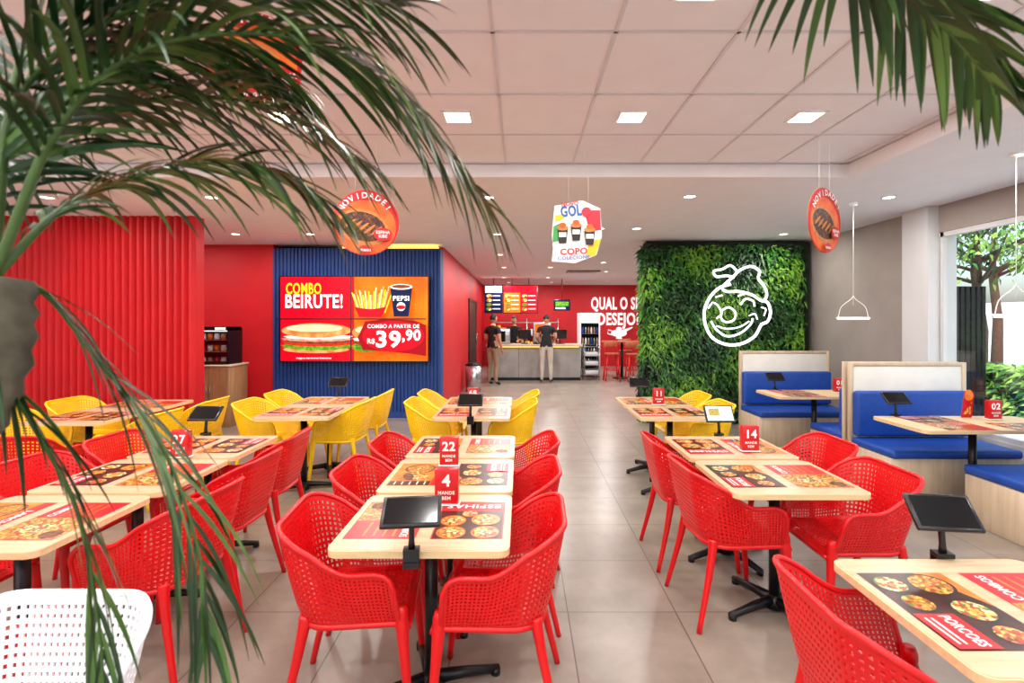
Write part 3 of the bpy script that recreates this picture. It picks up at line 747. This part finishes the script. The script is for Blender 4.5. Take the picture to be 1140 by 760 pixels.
def person(name,loc,rz,shirt,pants,arms='front',scale=1.0,headtilt=0):
    J={'pel':(0,0,.96,(.15,.115)),'sp':(0,.0,1.12,(.135,.10)),'ch':(0,.0,1.32,(.155,.11)),'nb':(0,-.005,1.46,(.075,.06)),'nk':(0,.01,1.54,(.05,.05))}
    E=[('pel','sp','shirt'),('sp','ch','shirt'),('ch','nb','shirt'),('nb','nk','skin')]
    hands=[]
    for s,t in ((1,'R'),(-1,'L')):
        J['sh'+t]=(s*.18,0,1.41,.062)
        if arms=='front': el=(s*.24,-.02,1.16); wr=(s*.19,.22,1.07)
        elif arms=='down' or s>0: el=(s*.245,-.03,1.13); wr=(s*.26,.04,.90)
        else: el=(s*.25,-.02,1.14); wr=(s*.14,.18,1.2)
        mid=tuple((J['sh'+t][i]*.5+el[i]*.5) for i in range(3))
        J['ua'+t]=(*mid,.055); J['el'+t]=(*el,.043); J['wr'+t]=(*wr,.027)
        E+=[('ch','sh'+t,'shirt'),('sh'+t,'ua'+t,'shirt'),('ua'+t,'el'+t,'skin'),('el'+t,'wr'+t,'skin')]
        hands.append((s,Vector(el),Vector(wr)))
        J['hp'+t]=(s*.095,0,.88,.095); J['th'+t]=(s*.1,.01,.7,.085); J['kn'+t]=(s*.105,.02,.50,.064); J['cf'+t]=(s*.11,-.01,.34,.06); J['an'+t]=(s*.115,-.02,.10,.045); J['to'+t]=(s*.13,.13,.045,.038)
        E+=[('pel','hp'+t,'pants'),('hp'+t,'th'+t,'pants'),('th'+t,'kn'+t,'pants'),('kn'+t,'cf'+t,'pants'),('cf'+t,'an'+t,'pants'),('an'+t,'to'+t,'shoe')]
    keys=list(J); idx={k:i for i,k in enumerate(keys)}
    V,F=skinmesh([J[k][:3] for k in keys],[(idx[a],idx[b]) for a,b,_ in E],[J[k][3] for k in keys],{0})
    mm={'shirt':shirt,'pants':pants,'skin':M_skin,'shoe':M_shoe}
    segs=[(Vector(J[a][:3]),Vector(J[b][:3]),l) for a,b,l in E]
    mb=MB()
    groups={}
    for f in F:
        c=sum((V[i] for i in f),Vector())/len(f); best=None
        for a,b,l in segs:
            ab=b-a; t=max(0,min(1,(c-a).dot(ab)/ab.length_squared)); d=(c-(a+ab*t)).length
            if best is None or d<best[0]: best=(d,l)
        l=best[1]
        if l=='pants' and c.z>.93: l='shirt'
        if l=='skin' and abs(c.x)<.1 and c.z<1.47: l='shirt'
        groups.setdefault(l,[]).append(f)
    o0=len(mb.v); mb.v.extend([v[:] for v in V])
    for l,fs in groups.items():
        k=mb.mi(mm[l])
        for f in fs: mb.f.append([i+o0 for i in f]); mb.m.append(k); mb.sm.append(True)
    for s,el,wr in hands:
        d=(wr-el).normalized(); side=Vector((-s,0,0)); side=(side-d*side.dot(d)).normalized(); dn=d.cross(side)*(1 if s<0 else -1)
        if dn.z>0: dn=-dn
        vs=[wr,wr+d*.045,wr+d*.085]; ed=[(0,1),(1,2)]; rr=[.024,(.034,.018),(.036,.016)]; roots={0}
        for q,(off,L) in enumerate(((-.028,.062),(-.010,.075),(.009,.08),(.027,.07))):
            b0=wr+d*.08-side*off*1.0; i=len(vs)
            vs+=[b0,b0+d*L*.45+dn*.006,b0+d*L*.75+dn*.02,b0+d*L*.9+dn*.036]; ed+=[(i,i+1),(i+1,i+2),(i+2,i+3)]; rr+=[.009,.009,.008,.007]; roots.add(i)
        b0=wr+d*.03+side*.02; i=len(vs); vs+=[b0,b0+side*.03+d*.025,b0+side*.04+d*.055+dn*.01]; ed+=[(i,i+1),(i+1,i+2)]; rr+=[.012,.010,.008]; roots.add(i)
        hv,hf=skinmesh([tuple(v) for v in vs],ed,rr,roots,1); mb.add(hv,hf,M_skin,None,True)
    HM=Matrix.Translation((0,.01,1.56))@Matrix.Rotation(math.radians(-headtilt),4,'X')
    mb.sphere((0,.015,.085),(.073,.09,.115),M_skin,HM); mb.sphere((0,.03,.03),(.052,.06,.055),M_skin,HM)
    mb.tube([(0,.1,.1),(0,.118,.07),(0,.108,.062)],[.008,.014,.008],M_skin,8,M=HM)
    for s in (-1,1):
        mb.sphere((s*.075,.005,.08),(.012,.02,.032),M_skin,HM,8,6); mb.sphere((s*.028,.093,.098),.012,M_paperw,HM,8,6); mb.sphere((s*.028,.103,.098),.006,M_hair,HM,8,6)
    mb.sphere((0,.098,.032),(.024,.008,.007),M_mouth,HM,8,6)
    mb.sphere((0,.008,.098),(.081,.098,.112),M_hair,HM,20,14,keep=lambda c: c.z>.14 or (c.y<-.0 and c.z>.04))
    o=mb.build(name,loc,math.radians(rz)); o.scale=(scale,)*3; return o
person('man_at_counter',(.66,13.1,0),0,M_blk,M_lgr,'front',1.02,25)
person('man_customer',(-.70,12.55,0),-40,M_blk,M_khaki,'one',1.02,5)
person('counter_employee',(-.2,14.75,0),170,M_blk,M_blk,'front',1.0,10)

# ------------------------------------------------------------------ palms
def frond(mb,pts,n=34,L=.26,droop=.5,wd=.008,spread=.9,base=.15,fwd=.6,rr=.0055):
    C=catmull(pts,10); N_=len(C)
    mb.tube(C,[rr*(1-.8*i/N_)+.001 for i in range(N_)],M_rach,6)
    for k in range(n):
        t=base+(1-base)*k/(n-1); fi=t*(N_-1); i=min(int(fi),N_-2); p=C[i].lerp(C[i+1],fi-i); tan=(C[i+1]-C[i]).normalized()
        side=tan.cross(Vector((0,0,1)))
        if side.length<.15: side=Vector((1,0,0))
        side.normalize(); up=side.cross(tan)
        ll=L*(.45+.75*math.sin(math.pi*min(1,(t-base)/(1-base)*.8+.14)))
        for s in (-1,1):
            l2=ll*random.uniform(.8,1.15); ff=fwd+.5*t
            d=(tan*ff+side*s*spread*random.uniform(.75,1.15)+up*random.uniform(.0,.35)).normalized()
            wv=(d.cross(up)).normalized(); nn=wv.cross(d)
            ns=7; vs=[];fs=[]
            dr=droop*random.uniform(.6,1.4)
            q=p.copy(); dd=d.copy()
            for j in range(ns+1):
                u=j/ns
                w_=wd*(math.sin(math.pi*min(1,u*.93+.07))**.6)*(1-.55*u)+.0004
                vs+=[q+wv*w_,q-nn*w_*.35,q-wv*w_]
                dd=(dd+Vector((0,0,-1))*dr*.22).normalized(); q=q+dd*l2/ns
            for j in range(ns):
                a_=j*3; fs+=[(a_,a_+3,a_+4,a_+1),(a_+1,a_+4,a_+5,a_+2)]
            mb.add(vs,fs,M_palm1 if random.random()<.68 else M_palm2,None,True)
def trunk(mb,pts,r0=.075,r1=.05):
    C=catmull(pts,8); N_=len(C); mb.tube(C,[(r0+(r1-r0)*i/N_)*(1.08 if i%2 else .94) for i in range(N_)],M_trunk,14)
def pot(mb,x,y): mb.tube([(x,y,0),(x,y,.02),(x,y,.42),(x,y,.45),(x,y,.45),(x,y,.40)],[.16,.165,.22,.225,.2,.195],M_grey2,24)
p=MB()
trunk(p,[(-1.0,.45,.1),(-1.0,.5,.6),(-.92,.56,1.1),(-.80,.64,1.38),(-.745,.69,1.55),(-.735,.7,1.68)],.07,.045)
pot(p,-1.0,.45)
cr=(-.735,.7,1.68)
frond(p,[cr,(-.66,.72,1.90),(-.55,.75,2.03),(-.36,.8,2.07),(-.20,.82,1.99),(-.06,.84,1.82)],52,.25,.75)
frond(p,[cr,(-.74,.74,1.95),(-.59,.78,2.11),(-.4,.8,2.16),(-.2,.8,2.12)],44,.24,.6)
frond(p,[cr,(-.70,.78,1.80),(-.586,.85,1.88),(-.457,.88,1.89),(-.34,.9,1.83)],38,.2,.7)
frond(p,[cr,(-.70,.74,1.66),(-.657,.78,1.56),(-.57,.8,1.42),(-.51,.8,1.24),(-.50,.8,1.12)],22,.24,.7,wd=.006,spread=.55,fwd=.8,rr=.004)
frond(p,[cr,(-.76,.76,2.0),(-.71,.8,2.14),(-.6,.82,2.25)],34,.26,.5)
frond(p,[cr,(-.73,.68,1.60),(-.725,.74,1.48),(-.69,.78,1.33),(-.665,.79,1.16),(-.655,.79,1.04)],16,.2,.8,wd=.006,spread=.4,fwd=.9,rr=.004)
frond(p,[cr,(-.78,.85,1.92),(-.68,.93,2.03),(-.475,.97,2.03),(-.30,1.0,1.93)],40,.24,.7)
frond(p,[cr,(-.80,.78,1.90),(-.74,.85,2.05),(-.60,.9,2.12),(-.45,.95,2.08)],36,.24,.7)
frond(p,[cr,(-.85,.6,1.95),(-1.05,.45,2.05),(-1.25,.3,1.95)],26,.24,.6)
frond(p,[cr,(-.9,.85,1.9),(-1.1,1.0,2.0),(-1.3,1.1,1.9)],26,.24,.6)
p.build('potted_palm')
p=MB(); trunk(p,[(.3,-1.1,.1),(.3,-1.05,1.0),(.25,-.9,1.9),(.22,-.8,2.25)],.07,.04); pot(p,.3,-1.1); cr=(.22,-.8,2.25)
frond(p,[cr,(.26,-.3,2.42),(.33,.3,2.35),(.45,.72,2.20),(.57,.78,2.15),(.68,.8,2.08),(.755,.8,1.99)],44,.17,.7,wd=.0085,base=.3,spread=.8)
for k in range(6):
    a_=math.radians(170+40*k); frond(p,[cr,(cr[0]+.3*math.cos(a_),cr[1]+.3*math.sin(a_),2.5),(cr[0]+.6*math.cos(a_),cr[1]+.6*math.sin(a_),2.45),(cr[0]+.85*math.cos(a_),cr[1]+.85*math.sin(a_),2.25)],24,.2,.6)
p.build('potted_palm')

# ------------------------------------------------------------------ outdoors
M_bld=mat('pale_building',(232,234,234),.8,var=.04); M_bark=mat('bark',(70,54,42),.9,var=.2,bump=.4)
M_pave=mat('pavement',(206,204,198),.8,var=.06); M_leafo=mat('tree_leaf',(84,128,50),.5,c2=(150,180,84),scale=5)
MB().box((XR+.3,-12,-.25),(60,50,-.13),M_pave).build('ground_outside')
h=MB(); h.box((8.6,3,-.129),(9.4,18,.7),M_backing)
for k in range(6000):
    pp=Vector((random.uniform(8.5,9.4),random.uniform(3,18),random.uniform(.0,.8)))
    if random.random()<.6: pp.x=8.58
    else: pp.z=.71
    leaf(h,pp,Vector((-random.random(),random.uniform(-1,1),random.uniform(-.3,1))),random.uniform(.12,.25),.035,random.choice([M_leaf2,M_leaf3,M_leafo]))
h.build('garden_hedge')
def tree(x,y,hh,sc=1.0,seed=0,nl=60,low=.55):
    random.seed(seed); t=MB(); t.tube([(0,0,-.13),(.05,0,hh*.3),(-.05,.1,hh*.6),(0,0,hh)],[.13*sc,.10*sc,.08*sc,.03*sc],M_bark,10)
    cl=[]
    for k in range(12):
        a_=random.uniform(0,6.28); z=random.uniform(hh*low,hh*.95); r=random.uniform(.8,2.0)*sc; e=Vector((r*math.cos(a_),r*math.sin(a_),z+random.uniform(0,.8)))
        t.tube([(0,0,z*.85),(e.x*.5,e.y*.5,z*.95+.05),e[:]],[.045*sc,.03*sc,.012*sc],M_bark,6); cl+= [e,e*.7+Vector((0,0,.3*z))]
    for c in cl:
        for k in range(nl):
            pp=c+Vector((random.gauss(0,.4),random.gauss(0,.4),random.gauss(0,.28)))*sc
            leaf(t,pp,Vector((random.uniform(-1,1),random.uniform(-1,1),random.uniform(-1,.3))),random.uniform(.12,.24),.04,random.choice([M_leaf1,M_leaf2,M_leaf3,M_leafo]))
    t.build('tree',(x,y,0))
tree(10.6,11.6,4.6,1.0,3,45,.62); tree(15.5,16.4,5.5,1.3,5,50,.6); tree(11,5.5,5,1,9,50); tree(10.5,0.5,4.8,1.1,10,50)
random.seed(11)
f=MB()
for k in range(6): f.box((7.3+.09*k,8.45,-.13),(7.36+.09*k,8.5,2.2),M_black)
f.box((7.28,8.5,2.1),(7.85,8.53,2.2),M_black); f.box((7.28,8.5,.2),(7.85,8.53,.28),M_black)
f.build('slatted_screen_fence')
f=MB(); f.box((26,12,-.13),(27,50,2.6),M_bld)
for k in range(8): f.box((25.97,14+4*k,.8),(26,16.4+4*k,1.9),M_grey2)
f.build('building_outside')

# ------------------------------------------------------------------ lights
def area(name,x,y,z,size,power,col=(.99,.97,.96),shape='SQUARE'):
    l=bpy.data.lights.new(name,'AREA'); l.shape=shape; l.size=size; l.energy=power; l.color=col
    o=bpy.data.objects.new(name,l); scene.collection.objects.link(o); o.location=(x,y,z)
fr=[]
for yy in (3.42,2.084,.748,-.588,-1.9):
    for xx in (-5.2,-4.0,-2.82,-1.61,-.43,.752,1.936): fr.append((xx,yy))
for x,y in fr:
    t=MB(); t.box((-.1,-.1,-.010),(.1,-.082,0),M_wht); t.box((-.1,.082,-.010),(.1,.1,0),M_wht); t.box((-.1,-.082,-.010),(-.082,.082,0),M_wht); t.box((.082,-.082,-.010),(.1,.082,0),M_wht)
    t.box((-.081,-.081,-.006),(.081,.081,-.001),M_panel)
    t.build('ceiling_panel_light',(x,y,ZH)); area('panel_lamp',x,y,ZH-.012,.15,13)
lo=[(-4.2,7.4),(-.34,5.2),(1.73,5.16),(1.09,6.96),(1.6,6.96),(3.86,7.4),(3.8,5.2),(-.35,7.4),(-1.7,5.2),(-3.2,5.2),(-4.9,5.2),(-2.0,7.0),(-3.1,7.4),(3.8,3.6),(3.8,1.6),(3.8,-.2),
    (-.4,9.7),(.7,9.7),(-.4,12),(.7,12),(1.8,11),(3.2,10.5),(-.5,14.8),(.8,14.8),(2.2,13),(3.6,13),(-.4,16.6),(1,16.6),(2.8,16.4),(4,15),(-5.6,7.4)]
for x,y in lo:
    t=MB(); n=20
    t.tube([(.062*math.cos(2*math.pi*k/n),.062*math.sin(2*math.pi*k/n),-.004) for k in range(n)],.008,M_wht,6,True)
    t.tube([(0,0,-.003),(0,0,-.001)],.055,M_panel,18)
    t.build('ceiling_downlight',(x,y,ZL)); area('downlight_lamp',x,y,ZL-.012,.11,17 if y<9 else 28,shape='DISK')
s=bpy.data.lights.new('sun','SUN'); s.energy=4; s.angle=.05; so=bpy.data.objects.new('sun',s); scene.collection.objects.link(so); so.rotation_euler=(math.radians(35),math.radians(-25),0)
wd=bpy.data.worlds.new('world'); scene.world=wd; wd.use_nodes=True; nt=wd.node_tree; bg=nt.nodes['Background']
sky=nt.nodes.new('ShaderNodeTexSky'); sky.sky_type='NISHITA'; sky.sun_disc=False; sky.sun_elevation=math.radians(50); sky.sun_rotation=math.radians(200); sky.dust_density=4
nt.links.new(sky.outputs[0],bg.inputs['Color']); bg.inputs['Strength'].default_value=.5
